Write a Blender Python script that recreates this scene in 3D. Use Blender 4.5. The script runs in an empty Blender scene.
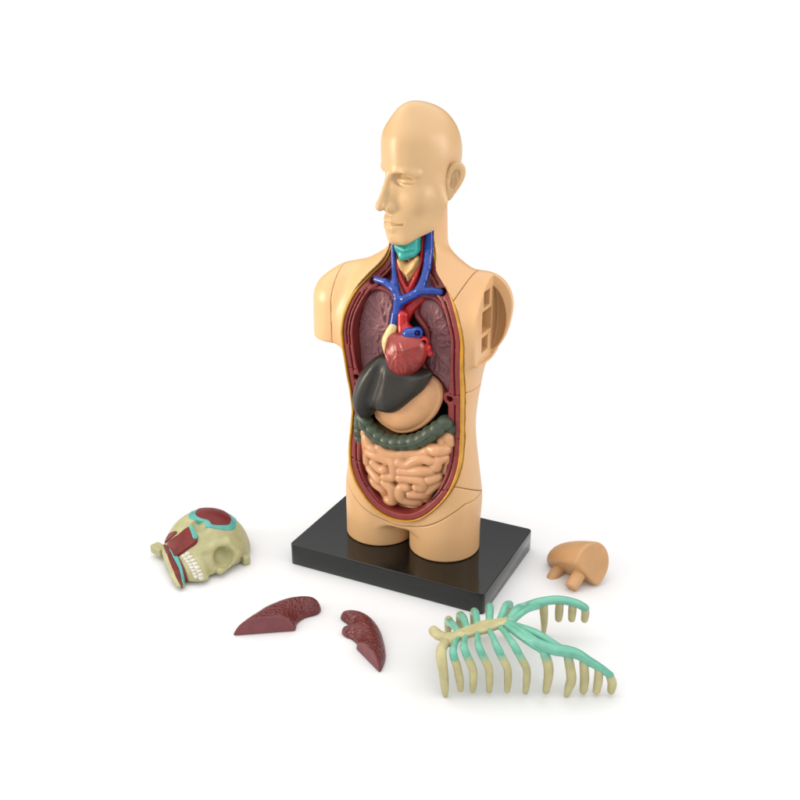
import bpy, math, random
import numpy as np
random.seed(7); RNG=np.random.default_rng(7)
U=0.01                       # modelling unit: one centimetre
C=bpy.context.scene.collection
A=lambda *v: np.array(v,dtype=np.float64)

# ---------------------------------------------------------------- distance-field toolkit
def smin(a,b,k):
    if k<=0: return np.minimum(a,b)
    h=np.maximum(k-np.abs(a-b),0)/k
    return np.minimum(a,b)-h*h*k*0.25
def smax(a,b,k): return -smin(-a,-b,k)
def sph(P,c,r): return np.linalg.norm(P-A(*c),axis=1)-r
def ell(P,c,r,R=None):
    q=P-A(*c)
    if R is not None: q=q@R
    r=A(*r); k0=np.linalg.norm(q/r,axis=1); k1=np.linalg.norm(q/(r*r),axis=1)
    return k0*(k0-1.0)/np.maximum(k1,1e-6)
def cap(P,a,b,ra,rb=None):
    rb=ra if rb is None else rb
    a=A(*a); d=A(*b)-a; q=P-a
    t=np.clip(q@d/max(d@d,1e-9),0,1)
    return np.linalg.norm(q-t[:,None]*d,axis=1)-(ra+(rb-ra)*t)
def chain(P,pts,rad,k=0.0):
    d=None
    if np.isscalar(rad): rad=[rad]*len(pts)
    for i in range(len(pts)-1):
        e=cap(P,pts[i],pts[i+1],rad[i],rad[i+1])
        d=e if d is None else smin(d,e,k)
    return d
def box(P,c,h,r=0.0,R=None):
    q=P-A(*c)
    if R is not None: q=q@R
    q=np.abs(q)-(A(*h)-r)
    return np.linalg.norm(np.maximum(q,0),axis=1)+np.minimum(q.max(1),0)-r
def rotz(a): c,s=math.cos(a),math.sin(a); return np.array([[c,-s,0],[s,c,0],[0,0,1.]])
def rotx(a): c,s=math.cos(a),math.sin(a); return np.array([[1,0,0],[0,c,-s],[0,s,c.real]])
def roty(a): c,s=math.cos(a),math.sin(a); return np.array([[c,0,s],[0,1.,0],[-s,0,c]])
def smooth_poly(pts,n=6,closed=True):
    """Catmull-Rom through the points"""
    p=np.array(pts,float); N=len(p); out=[]
    for i in range(N if closed else N-1):
        if closed: a,b,c,d=p[(i-1)%N],p[i],p[(i+1)%N],p[(i+2)%N]
        else: a,b,c,d=p[max(i-1,0)],p[i],p[i+1],p[min(i+2,N-1)]
        for j in range(n):
            t=j/n
            out.append(0.5*((2*b)+(-a+c)*t+(2*a-5*b+4*c-d)*t*t+(-a+3*b-3*c+d)*t**3))
    if not closed: out.append(p[-1])
    return np.array(out)
class Poly2:
    """signed distance to a closed outline, sampled on a grid and looked up bilinearly"""
    def __init__(s,pts,h=0.05,pad=1.5,smooth=6):
        p=smooth_poly(pts,smooth) if smooth>1 else np.array(pts,float)
        s.pts=p; s.lo=p.min(0)-pad; hi=p.max(0)+pad; s.h=h
        nx,ny=np.ceil((hi-s.lo)/h).astype(int)+1
        X,Y=np.meshgrid(s.lo[0]+h*np.arange(nx),s.lo[1]+h*np.arange(ny),indexing='ij')
        q=np.stack([X.ravel(),Y.ravel()],1); d=np.full(len(q),1e9); ins=np.zeros(len(q),bool)
        for i in range(len(p)):
            a,b=p[i],p[(i+1)%len(p)]; e=b-a; w=q-a
            t=np.clip(w@e/max(e@e,1e-12),0,1); d=np.minimum(d,((w-t[:,None]*e)**2).sum(1))
            c=(a[1]>q[:,1])!=(b[1]>q[:,1])
            if abs(e[1])>1e-12: ins^=c&(q[:,0]<e[0]*(q[:,1]-a[1])/e[1]+a[0])
        d=np.sqrt(d); d[ins]*=-1; s.g=d.reshape(nx,ny)
    def __call__(s,x,y):
        fx=(x-s.lo[0])/s.h; fy=(y-s.lo[1])/s.h; nx,ny=s.g.shape
        cx=np.clip(fx,0,nx-1.001); cy=np.clip(fy,0,ny-1.001)
        i=cx.astype(int); j=cy.astype(int); u=cx-i; v=cy-j; g=s.g
        d=(g[i,j]*(1-u)+g[i+1,j]*u)*(1-v)+(g[i,j+1]*(1-u)+g[i+1,j+1]*u)*v
        return d+np.hypot(fx-cx,fy-cy)*s.h
def pillow(d2,w,T,R):
    """inflate an outline: d2 distance to it, w offset from its middle sheet, T half thickness, R edge radius"""
    q=np.maximum(d2+R,0)/R; p=np.abs(w)/T
    return (np.sqrt(q*q+p*p)-1)*min(T,R)

def grid_mesh(f,lo,hi,h,newton=3,clip=1.7):
    """surface nets over the zero level of f, evaluated only in blocks near the surface"""
    lo=A(*lo)-2*h; hi=A(*hi)+2*h; B=6
    nb=np.ceil((hi-lo)/(h*B)).astype(int); n=nb*B
    bc=np.stack(np.meshgrid(*[np.arange(k) for k in nb],indexing='ij'),-1).reshape(-1,3)
    d0=f(lo+(bc*B+(B-1)/2)*h)
    act=np.abs(d0)<clip*math.sqrt(3)*h*(B/2+0.5)
    D=np.repeat(np.repeat(np.repeat(d0.reshape(nb),B,0),B,1),B,2).astype(np.float32)
    off=np.stack(np.meshgrid(*[np.arange(B)]*3,indexing='ij'),-1).reshape(-1,3)
    ab=bc[act]
    for s in range(0,len(ab),1500):
        ix=(ab[s:s+1500,None,:]*B+off[None]).reshape(-1,3)
        D[ix[:,0],ix[:,1],ix[:,2]]=f(lo+ix*h)
    S=D<0
    c=np.zeros(np.array(D.shape)-1,np.int8)
    for dx in (0,1):
        for dy in (0,1):
            for dz in (0,1): c+=S[dx:dx+c.shape[0],dy:dy+c.shape[1],dz:dz+c.shape[2]]
    m=(c>0)&(c<8); I=np.argwhere(m); idx=np.full(m.shape,-1,np.int64); idx[m]=np.arange(len(I))
    corners=[(a,b,e) for a in (0,1) for b in (0,1) for e in (0,1)]
    acc=np.zeros((len(I),3)); cnt=np.zeros(len(I))
    for i,p in enumerate(corners):
        for q in corners[i+1:]:
            if sum(abs(np.array(p)-np.array(q)))!=1: continue
            dp=D[I[:,0]+p[0],I[:,1]+p[1],I[:,2]+p[2]].astype(float); dq=D[I[:,0]+q[0],I[:,1]+q[1],I[:,2]+q[2]].astype(float)
            x=(dp<0)!=(dq<0); t=np.where(x,dp/np.where(x,dp-dq,1),0)
            acc+=np.where(x[:,None],np.array(p)+t[:,None]*(np.array(q)-np.array(p)),0); cnt+=x
    V=lo+(I+acc/np.maximum(cnt,1)[:,None])*h
    F=[]
    for ax in range(3):
        b,cx=(ax+1)%3,(ax+2)%3
        sl0=[slice(None)]*3; sl1=[slice(None)]*3; sl0[ax]=slice(0,-1); sl1[ax]=slice(1,None)
        s0=S[tuple(sl0)]; s1=S[tuple(sl1)]
        for fl in (0,1):
            E=np.argwhere((s0&~s1) if fl==0 else (~s0&s1))
            E=E[(E[:,b]>0)&(E[:,cx]>0)&(E[:,b]<m.shape[b])&(E[:,cx]<m.shape[cx])]
            def at(db,dc):
                e=E.copy(); e[:,b]-=db; e[:,cx]-=dc
                return idx[e[:,0],e[:,1],e[:,2]]
            q=np.stack([at(1,1),at(0,1),at(0,0),at(1,0)],1)
            if fl: q=q[:,::-1]
            F.append(q)
    F=np.concatenate(F); F=F[(F>=0).all(1)]
    e=h*0.2
    for _ in range(newton):
        d=f(V); g=np.stack([(f(V+e*np.eye(3)[i])-f(V-e*np.eye(3)[i]))/(2*e) for i in range(3)],1)
        st=(d/np.maximum((g*g).sum(1),0.15))[:,None]*g
        L=np.linalg.norm(st,axis=1,keepdims=True); st*=np.minimum(1,0.5*h/np.maximum(L,1e-9))
        V=V-0.8*st
    return V,F

# ---------------------------------------------------------------- swept and simple meshes
def sweep(path,rad,sides=14,flat=None,sm=4,closed_ends=True,twist=None):
    """tube along a smoothed path; rad is one radius per path point (or pairs: across, along normal)"""
    p=np.array(path,float); n0=len(p)
    r=np.array([(x,x) if np.isscalar(x) else x for x in (rad if hasattr(rad,'__len__') else [rad]*n0)],float)
    full=smooth_poly(np.hstack([p,r]),sm,closed=False); p=full[:,:3]; r=np.maximum(full[:,3:],0.01)
    T=np.gradient(p,axis=0); T/=np.linalg.norm(T,axis=1,keepdims=True)
    up=A(0,0,1.) if twist is None else A(*twist)
    N=[]; prev=None
    for t in T:
        v=up if prev is None else prev
        v=v-t*(v@t)
        if np.linalg.norm(v)<1e-3: v=A(1,0,0)-t*t[0]
        v/=np.linalg.norm(v); N.append(v); prev=v if twist is None else up
    N=np.array(N); Bn=np.cross(T,N)
    rings=[]
    def ring(c,i,s): 
        a=np.arange(sides)*2*math.pi/sides
        rings.append(c+s*(np.cos(a)[:,None]*Bn[i]*r[i,0]+np.sin(a)[:,None]*N[i]*r[i,1]))
    if closed_ends:
        for ang in (80,55,28): ring(p[0]-T[0]*r[0].min()*math.sin(math.radians(ang)),0,math.cos(math.radians(ang)))
    for i in range(len(p)): ring(p[i],i,1)
    if closed_ends:
        for ang in (28,55,80): ring(p[-1]+T[-1]*r[-1].min()*math.sin(math.radians(ang)),-1,math.cos(math.radians(ang)))
    V=np.concatenate(rings); m=len(rings); F=[]
    for i in range(m-1):
        for j in range(sides):
            F.append((i*sides+j,i*sides+(j+1)%sides,(i+1)*sides+(j+1)%sides,(i+1)*sides+j))
    F.append(tuple(range(sides))[::-1]); F.append(tuple((m-1)*sides+j for j in range(sides)))
    return V,[tuple(f) for f in F]
def join(*parts):
    V=[];F=[];o=0
    for v,f in parts:
        V.append(v); F+= [tuple(int(i)+o for i in q) for q in f]; o+=len(v)
    return np.concatenate(V),F
def make(name,vf,mat,parent=None,smooth=True,loc=(0,0,0)):
    V,F=vf; me=bpy.data.meshes.new(name)
    V=(np.asarray(V)-A(*loc))*U
    if isinstance(F,np.ndarray):
        me.vertices.add(len(V)); me.vertices.foreach_set('co',V.astype(np.float32).ravel())
        me.loops.add(F.size); me.loops.foreach_set('vertex_index',F.astype(np.int32).ravel())
        me.polygons.add(len(F)); me.polygons.foreach_set('loop_start',np.arange(0,F.size,4,dtype=np.int32))
        me.update(calc_edges=True); me.validate()
    else: me.from_pydata([tuple(v) for v in V],[],[tuple(f) for f in F])
    me.update(); me.polygons.foreach_set('use_smooth',[smooth]*len(me.polygons))
    o=bpy.data.objects.new(name,me); C.objects.link(o); me.materials.append(mat)
    o.location=A(*loc)*U
    if parent is not None:
        o.parent=parent
        o.location=(A(*loc)*U)-np.array(world_loc(parent))
    return o
def world_loc(o):
    p=A(0,0,0)
    while o is not None: p=p+np.array(o.location); o=o.parent
    return p
def thing(name,label,cat,loc=(0,0,0)):
    o=bpy.data.objects.new(name,None); C.objects.link(o); o.location=A(*loc)*U
    o.empty_display_size=0.02; o['label']=label; o['category']=cat
    return o

# ---------------------------------------------------------------- materials
def srgb(r,g,b):
    return tuple(((x/255)/12.92 if x/255<=0.04045 else ((x/255+0.055)/1.055)**2.4) for x in (r,g,b))+(1,)
TONE=0.9
def plastic(name,col,rough=0.4,spec=0.5,sss=0.0,mottle=0.06,mscale=60,bump=0.0,bscale=400,col2=None,coat=0.0,kind='noise'):
    col=tuple(c*(TONE if name!='white_sweep' else 1) for c in col[:3])+(1,)
    m=bpy.data.materials.new(name); m.use_nodes=True; nt=m.node_tree; N=nt.nodes; L=nt.links
    b=N['Principled BSDF']; b.inputs['Roughness'].default_value=rough; b.inputs['Specular IOR Level'].default_value=spec
    tc=N.new('ShaderNodeTexCoord'); nz=N.new('ShaderNodeTexNoise'); nz.inputs['Scale'].default_value=mscale; nz.inputs['Detail'].default_value=4
    L.new(tc.outputs['Object'],nz.inputs['Vector'])
    mx=N.new('ShaderNodeMix'); mx.data_type='RGBA'
    c2=col2 if col2 else tuple(c*(1-mottle*2) for c in col[:3])+(1,)
    c1=col if col2 else tuple(min(c*(1+mottle),1) for c in col[:3])+(1,)
    mx.inputs[6].default_value=c1; mx.inputs[7].default_value=c2
    rp=N.new('ShaderNodeMapRange'); rp.inputs[1].default_value=0.35; rp.inputs[2].default_value=0.65
    L.new(nz.outputs['Fac'],rp.inputs[0]); L.new(rp.outputs[0],mx.inputs[0]); L.new(mx.outputs[2],b.inputs['Base Color'])
    r2=N.new('ShaderNodeMapRange'); r2.inputs[3].default_value=rough-0.06; r2.inputs[4].default_value=rough+0.06
    L.new(nz.outputs['Fac'],r2.inputs[0]); L.new(r2.outputs[0],b.inputs['Roughness'])
    if sss>0:
        b.inputs['Subsurface Weight'].default_value=sss; b.inputs['Subsurface Radius'].default_value=(1,0.45,0.25); b.inputs['Subsurface Scale'].default_value=0.0025
    if coat>0: b.inputs['Coat Weight'].default_value=coat; b.inputs['Coat Roughness'].default_value=0.15
    if bump>0:
        bp_=N.new('ShaderNodeBump'); bp_.inputs['Strength'].default_value=min(bump,1); bp_.inputs['Distance'].default_value=0.001
        if kind=='voronoi':
            t=N.new('ShaderNodeTexVoronoi'); t.inputs['Scale'].default_value=bscale; L.new(t.outputs['Distance'],bp_.inputs['Height']); bp_.invert=True
        else:
            t=N.new('ShaderNodeTexNoise'); t.inputs['Scale'].default_value=bscale; t.inputs['Detail'].default_value=3; L.new(t.outputs['Fac'],bp_.inputs['Height'])
        L.new(tc.outputs['Object'],t.inputs['Vector']); L.new(bp_.outputs[0],b.inputs['Normal'])
    return m
M_skin=plastic('skin_plastic',srgb(215,171,122),0.38,0.45,sss=0.15,mottle=0.03,mscale=14,bump=0.06,bscale=300)
M_head=plastic('head_plastic',srgb(206,170,124),0.36,0.45,sss=0.15,mottle=0.03,mscale=14,bump=0.06,bscale=300)
M_fat=plastic('yellow_paint',srgb(196,142,30),0.35,0.5,mottle=0.1,mscale=120)
M_muscle=plastic('dark_red_plastic',srgb(130,44,42),0.38,0.5,mottle=0.08,mscale=120,bump=0.1,bscale=250)
M_cavity_shade=plastic('cavity_shade_plastic',srgb(44,22,22),0.5,0.3)  # near-black base colour paints in the shade of the deep hollow
M_black=plastic('black_plastic',(0.006,0.0068,0.0058,1),0.10,0.45,mottle=0.05,mscale=200)

def specks(m,scale,thr,col):
    """tiny dust specks and faint scuffs on a plastic"""
    nt=m.node_tree; N=nt.nodes; L=nt.links; b=N['Principled BSDF']
    tc=N.new('ShaderNodeTexCoord'); v=N.new('ShaderNodeTexVoronoi'); v.inputs['Scale'].default_value=scale; L.new(tc.outputs['Object'],v.inputs['Vector'])
    sp=N.new('ShaderNodeSeparateColor'); L.new(v.outputs['Color'],sp.inputs[0])
    r=N.new('ShaderNodeMath'); r.operation='MULTIPLY'; r.inputs[1].default_value=thr; L.new(sp.outputs[0],r.inputs[0])
    p=N.new('ShaderNodeMath'); p.operation='POWER'; p.inputs[1].default_value=6; L.new(r.outputs[0],p.inputs[0])
    c=N.new('ShaderNodeMath'); c.operation='LESS_THAN'; L.new(v.outputs['Distance'],c.inputs[0]); L.new(p.outputs[0],c.inputs[1])
    old=b.inputs['Base Color'].links[0].from_socket; mx=N.new('ShaderNodeMix'); mx.data_type='RGBA'
    L.new(c.outputs[0],mx.inputs[0]); L.new(old,mx.inputs[6]); mx.inputs[7].default_value=col; L.new(mx.outputs[2],b.inputs['Base Color'])
specks(M_black,420,0.70,(0.12,0.12,0.11,1))
# ---------------------------------------------------------------- torso
ZT=np.array([1.0,3.5,5.0,7.0,9.0,10.5,12.0,14.0,16.0,17.5,19.0,20.2,21.5])
TA=np.array([4.75,4.75,4.72,4.45,4.2,4.12,4.22,4.5,4.95,4.9,4.0,2.9,2.0])
TB=np.array([2.3,2.45,2.5,2.42,2.2,2.05,2.2,2.5,2.65,2.5,2.1,1.8,1.7])
def loft(P,n=2.8):
    z=np.clip(P[:,2],1,21.5)
    a=np.interp(z,ZS,AS); b=np.interp(z,ZS,BS)
    x=np.abs(P[:,0])/a; y=np.abs(P[:,1]-0.1)/b
    r=(x**n+y**n+1e-12)**(1/n)
    g=np.sqrt((x**(n-1)/a)**2+(y**(n-1)/b)**2)*r**(1-n)
    return (r-1)/np.maximum(g,0.12)
ZS=np.linspace(1,21.5,200)
_s=smooth_poly(np.stack([ZT,TA,TB],1),12,closed=False)
AS=np.interp(ZS,_s[:,0],_s[:,1]); BS=np.interp(ZS,_s[:,0],_s[:,2])
def body_solid(P):
    x,y,z=P[:,0],P[:,1],P[:,2]
    Q=P.copy(); Q[:,0]=np.abs(x)
    lg=np.hypot(Q[:,0]-2.38,y+0.05)-2.34
    two=smin(lg,smax(np.hypot(x*0.9,(y+0.1)*1.25)-2.7,3.25-z,0.25),0.6)
    t=np.clip((z-3.0)/3.2,0,1); t=t*t*(3-2*t)
    d=loft(P)*t+two*(1-t)
    d=smax(d,z-20.4,0.8); d=smax(d,1.53-z,0.1)
    # neck
    d=smin(d,cap(P,(0,0.7,19),(-0.1,0.75,25.6),1.85,1.72),1.7)
    # shoulder line and arm stumps
    d=smin(d,cap(Q,(1.5,0.75,19.5),(4.5,0.7,18.55),1.35,1.45),1.0)
    arm=cap(Q,(5.25,0.3,17.6),(5.35,0.3,13.5),1.85,1.8)
    arm=smax(arm,15.05-z,0.25)
    lobe=ell(P,(4.2,1.15,17.55),(1.75,1.25,2.6),roty(math.radians(8)))
    d=np.where(x<0,smin(d,arm,0.7),smin(d,smin(lobe,np.maximum(arm,x-4.9),0.3),0.7))
    # legs
    return d
# outline of the opening (x,z)
_half=[(0,3.98),(1.15,4.17),(2.15,4.8),(3.15,5.92),(3.75,7.1),(3.97,8.3),(3.96,9.6),(3.93,10.8),(3.98,12),(4.05,13.2),(4.08,14.4),(4.13,15.5),(4.12,16.6),(3.85,17.7),(3.3,18.9),(2.55,19.85),(1.8,20.7),(1.45,21.8),(1.35,23.2),(1.3,25.0)]
OPEN=Poly2([(x,z) for x,z in _half]+[(-x,z) for x,z in _half[:0:-1]],h=0.05,smooth=5)
_yr=np.array([(1,-2.6),(3.5,-2.6),(5,-2.42),(6,-2.25),(7,-1.98),(8,-1.65),(9,-1.35),(10.5,-1.12),(12,-1.3),(13,-1.5),(15,-1.9),(16,-1.98),(17.5,-1.85),(18.5,-1.6),(19.2,-1.25),(20,-0.75),(21,-0.35),(23,-0.2),(26,-0.2)])
yrim=lambda z: np.interp(z,_yr[:,0],_yr[:,1])
def rim_front(P,off): return (yrim(P[:,2])+off-P[:,1])*0.85
def shoulder_notch(P):
    """the space left by the missing shoulder piece, with its two sockets"""
    x,y=P[:,0],P[:,1]
    n=np.maximum(np.maximum(4.8-x,y-0.95),15.1-P[:,2])
    for c,h in (((4.3,0.08,18.9),(0.8,0.5,0.5)),((4.3,-0.02,16.1),(0.95,0.56,0.46)),((4.2,0.2,17.52),(1.0,0.8,0.68))):
        n=np.minimum(n,box(P,c,h,0.03))
    n=np.minimum(n,np.maximum(ell(P,(4.35,0.95,17.45),(1.36,1.05,2.15)),4.8-x))      # hollow back
    return n
def shell(P):
    d=body_solid(P)
    d=smax(d,-OPEN(P[:,0],P[:,2])if False else -np.maximum(OPEN(P[:,0],P[:,2]),P[:,1]-1.5),0.06)
    d=smax(d,-shoulder_notch(P),0.05)
    return d
zs=lambda x: 3.5+0.115*x*x
G=0.018
def seam_arm(P):  return P[:,0]+5.02
def seam_waist(P): return (P[:,2]-13.15)
def seam_collar(P): return np.where(P[:,0]>0.5,(P[:,0]-0.38*P[:,2]+3.92)*0.93,-3.0)
def seam_leg(P): return (P[:,2]-np.minimum(zs(P[:,0]),5.6))*0.8
def seam_hip(P): return P[:,2]-(7.15-0.5*np.clip(P[:,1]+2.2,-1,6))
pieces={
 'shoulder_cap':lambda P: np.maximum(shell(P),seam_arm(P)+G),
 'chest_shell':lambda P: np.maximum.reduce([shell(P),-seam_arm(P)+G,-seam_waist(P)+G,seam_collar(P)+G]),
 'shoulder_shell':lambda P: np.maximum.reduce([shell(P),-seam_waist(P)+G,-seam_collar(P)+G]),
 'waist_shell':lambda P: np.maximum.reduce([shell(P),seam_waist(P)+G,-seam_hip(P)+G]),
 'hip_shell':lambda P: np.maximum.reduce([shell(P),seam_hip(P)+G,-seam_leg(P)+G]),
 'leg_shell':lambda P: np.maximum(shell(P),seam_leg(P)+G)}
torso=thing('anatomy_torso','tall tan anatomical torso with head turned aside, open front showing organs, standing on black base','anatomy model',(0,0,1.51))
bb={'shoulder_cap':((-7.4,-2.2,14.8),(-4.9,2.6,20.6)),'chest_shell':((-5.3,-3,12.9),(6.0,3.2,25.6)),'shoulder_shell':((0.4,-3,12.9),(7.4,3.2,21.5)),'waist_shell':((-5.3,-3,4.8),(5.3,3.2,13.3)),
    'hip_shell':((-5.3,-3.2,3.3),(5.3,3.2,8)),'leg_shell':((-5.3,-3.2,1.4),(5.3,3.2,6))}
HB=0.06
for k,f in pieces.items():
    make(k,grid_mesh(f,bb[k][0],bb[k][1],HB),M_skin,torso)
def layer(o0,o1,off,back,wid=None):
    """a band of the cut face between two offsets of the opening"""
    def f(P):
        d2=OPEN(P[:,0],P[:,2])
        d=smax(d2+o0,-(d2+(o1 if wid is None else wid)),0.05); d=smax(d,rim_front(P,off),0.08); d=np.maximum(d,P[:,1]-back)
        d=np.maximum(d,P[:,2]-24.6); d=np.maximum(d,np.where(P[:,1]>-0.4,body_solid(P)+0.12,-1))
        return d
    return f
def fat(P):
    z=P[:,2]; w=np.interp(z,[3.6,5.5,7.5,12,16,19,22],[0.1,0.12,0.17,0.17,0.16,0.16,0.15])
    d2=OPEN(P[:,0],z); d=smax(d2+0.014,-(d2+w),0.04); d=smax(d,rim_front(P,-0.05),0.06)
    d=np.maximum(d,np.where(P[:,1]>-0.4,body_solid(P)+0.1,-1))
    return np.maximum(np.maximum(d,P[:,1]-1.4),z-24.6)
make('fat_rim',grid_mesh(fat,(-4.3,-2.9,3.4),(4.3,1.6,25),0.042),M_fat,torso)
def muscle(P):
    x,y,z=P[:,0],P[:,1],P[:,2]
    d2=OPEN(x,z)
    d=layer(0.0,0.0,0.05,1.4,np.interp(z,[3.6,6,8.5,12.8,14,19,21],[0.45,0.66,0.92,1.05,0.85,0.78,0.7]))(P); d=smax(d,-np.maximum(np.abs(d2)-np.interp(z,[3.6,5.5,7.5,12,16,19,22],[0.1,0.12,0.17,0.17,0.16,0.16,0.15])-0.01,-9),0.03)
    dep=y-yrim(z)-0.24
    ribs=(x<0)&(z>15.3)&(z<18.7)
    g=np.where(ribs,np.minimum(np.abs(d2+0.42),np.abs(d2+0.62))-0.045,np.abs(d2+0.56)-0.04)
    d=smax(d,-np.maximum(g,dep),0.05)
    for hx,hz in ((-2.3,19.42),(2.42,19.3),(-3.3,13.03),(3.1,12.65)):      # peg holes
        boss=np.maximum(np.maximum(np.hypot(x-hx,z-hz)-0.46,yrim(z)+0.12-y),y)
        d=smax(smin(d,np.maximum(boss,d2+0.17),0.1),-np.maximum(np.hypot(x-hx,z-hz)-0.215,y-0.5),0.03)
    for hx,hz,sx in ((3.5,12.95,1),(3.4,9.9,1),(2.9,6.6,1),(-3.5,9.2,-1),(-3.0,7.3,-1),(-3.4,13.6,-1)):  # joints between wall segments
        d=smax(d,-np.maximum(np.maximum(np.abs((z-hz)-0.25*np.abs(x-hx))-0.022,dep),-(x*sx-2.2)),0.02)
    return d
make('muscle_wall',grid_mesh(muscle,(-4.2,-2.9,3.6),(4.2,1.6,25),0.065),M_muscle,torso)
def upper(P):
    x,y,z=P[:,0],P[:,1],P[:,2]; d2=OPEN(x,z)
    d=np.maximum.reduce([d2+0.25,(yrim(z)+0.62+0.1*np.abs(x)-y)*0.85,y-0.9,18.3-z,z-24.4])
    return smax(d,-np.maximum(np.abs(np.abs(x)-1.75-0.15*(19.5-z))-0.03,y-0.1),0.04)
make('chest_plate',grid_mesh(upper,(-3.8,-1.8,18),(3.8,1.2,24.6),0.07),M_muscle,torso)
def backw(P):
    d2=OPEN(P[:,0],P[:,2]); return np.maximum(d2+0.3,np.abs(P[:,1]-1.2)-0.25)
make('cavity_back',grid_mesh(backw,(-4.2,0.8,3.6),(4.2,1.6,25),0.12),M_cavity_shade,torso)
# ---------------------------------------------------------------- head
HR=rotz(math.radians(-33)); HO=A(0.37,0.19,21.77)
def mirror(P): Q=P.copy(); Q[:,0]=np.abs(Q[:,0]); return Q
_cut=np.array([(-3,-0.3),(-1.95,0.02),(-1.3,0.45),(-0.6,0.85),(-0.1,1.2),(0.3,1.9),(0.62,2.95),(3.5,3.6)])
def head_local(P):
    Q=mirror(P)
    d=ell(P,(0,0.12,5.15),(1.93,2.36,2.55))
    d=smin(d,ell(P,(0,-0.58,6.5),(1.2,1.5,1.80)),0.9)
    d=smin(d,ell(P,(0,0.5,6.02),(1.45,1.55,1.8)),0.9)
    d=smin(d,box(P,(0,-0.95,5.5),(1.48,1.25,1.68),1.05),0.6)          # forehead
    d=smin(d,ell(P,(0,-0.62,3.0),(1.62,1.50,2.35)),0.7)               # face mass
    d=smin(d,chain(Q,[(0,-1.78,0.58),(0.6,-1.45,0.72),(1.2,-0.2,1.35),(1.5,0.5,2.6)],[0.48,0.5,0.5,0.55],0.3),0.7)   # jaw
    d=smin(d,ell(P,(0,0.25,3.4),(1.78,1.2,1.7)),0.6)
    d=smin(d,ell(Q,(1.2,-0.95,3.05),(0.58,0.6,0.65)),0.6)             # cheekbone
    d=smin(d,ell(P,(0,-1.62,1.55),(0.95,0.72,0.85)),0.55)             # muzzle
    d=smin(d,chain(Q,[(0.0,-2.0,4.52),(0.6,-2.03,4.52),(1.15,-1.8,4.56),(1.55,-1.3,4.48)],[0.2,0.23,0.24,0.2],0.1),0.25)  # brow
    RE=rotz(math.radians(31))
    d=smax(d,-ell(Q,(1.0,-2.03,4.07),(0.80,0.62,0.40),RE),0.16)           # socket
    d=smin(d,ell(Q,(0.97,-1.44,3.98),(0.66,0.34,0.36),RE),0.12)         # closed eye
    d=smin(d,chain(P,[(0,-1.75,4.3),(0,-1.95,3.4),(0,-2.15,2.6)],[0.3,0.4,0.48],0.2),0.35)
    d=smin(d,chain(P,[(0,-2.22,4.3),(0,-2.50,3.45),(0,-2.83,2.64)],[0.16,0.16,0.22],0.12),0.22)   # nose
    d=smin(d,sph(P,(0,-2.84,2.5),0.27),0.12)
    d=smin(d,ell(Q,(0.36,-2.32,2.42),(0.20,0.34,0.22)),0.22)          # wings
    d=smax(d,-ell(Q,(0.17,-2.6,2.18),(0.09,0.2,0.1)),0.06)
    d=smin(d,chain(Q,[(0,-2.27,1.68),(0.3,-2.21,1.70),(0.9,-1.72,1.56)],[0.14,0.14,0.1],0.1),0.2)  # lips
    d=smin(d,chain(Q,[(0,-2.16,1.2),(0.35,-2.09,1.22),(0.82,-1.72,1.42)],[0.22,0.22,0.13],0.1),0.16)
    d=smax(d,-chain(Q,[(0,-2.43,1.46),(0.3,-2.36,1.47),(0.6,-2.14,1.48),(0.95,-1.84,1.49)],[0.06,0.06,0.06,0.06]),0.09)
    al=(Q-A(0.97,-1.44,3.92))@RE; ax=al[:,0]
    def crease(z0,curve,half,w,dep):
        return np.maximum(np.maximum(np.abs(Q[:,2]-(z0+curve*ax*ax))-w,-(d+dep*np.clip(1-(ax/half)**2,0,1))),np.maximum(np.abs(ax)-half,al[:,1]))
    d=smax(d,-crease(3.87,0.10,0.58,0.026,0.07),0.04)                    # lid line
    d=smax(d,-crease(4.2,-0.14,0.58,0.025,0.035),0.07)
    cut=np.interp(P[:,1],_cut[:,0],_cut[:,1])-P[:,2]
    d=smax(d,cut*0.5,0.06)
    return d
def ear_local(P):
    s=A(1.95,1.0,3.98); R=rotz(math.radians(-32))@rotx(math.radians(-16))
    q=(P-s)@R            # ear plane: local y (front-back), z up, x outward
    x,y,z=q[:,0],q[:,1],q[:,2]
    w=np.clip(0.45+0.17*z,0.26,0.62)
    yc=y-0.03*z
    out=(np.sqrt((yc/w)**2+(z/1.06)**2)-1)*w
    ring=np.abs(out+0.1)
    xr=x-0.16-0.08*z-0.12*np.clip(yc/0.5,-1,1)
    rim=np.hypot(ring,xr-0.03)-0.125
    plate=np.maximum(out,np.abs(x+0.05)-0.17-0.1*np.clip(yc/0.5,0,1))
    d=smin(rim,plate,0.1)
    d=smin(d,chain(q,[(0.1,0.12,-0.5),(0.16,0.16,0.1),(0.12,0.02,0.55)],0.075,0.05),0.12)      # antihelix
    d=smax(d,-ell(q,(0.2,-0.02,-0.12),(0.16,0.17,0.34)),0.06)
    d=smin(d,ell(q,(0.06,-0.36,-0.2),(0.12,0.16,0.2)),0.12)             # tragus
    d=smin(d,ell(q,(0.08,-0.06,-0.93),(0.12,0.22,0.22)),0.15)           # lobe
    d=smin(d,cap(q,(-0.45,-0.05,-0.5),(-0.4,0,0.6),0.28),0.25)
    return d
tolocal=lambda P:(P-HO)@HR
V,F=grid_mesh(head_local,(-2.7,-3.6,-0.1),(2.7,3.2,8.5),0.038)
head=make('head',(V@HR.T+HO,F),M_head,torso)
for s in (1,-1):
    V,F=grid_mesh(ear_local,(1.2,-0.4,2.6),(3.2,2.2,5.4),0.035)
    if s<0: V=V*A(-1,1,1); F=F[:,::-1]
    make('ear',(V@HR.T+HO,F),M_head,head)
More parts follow.
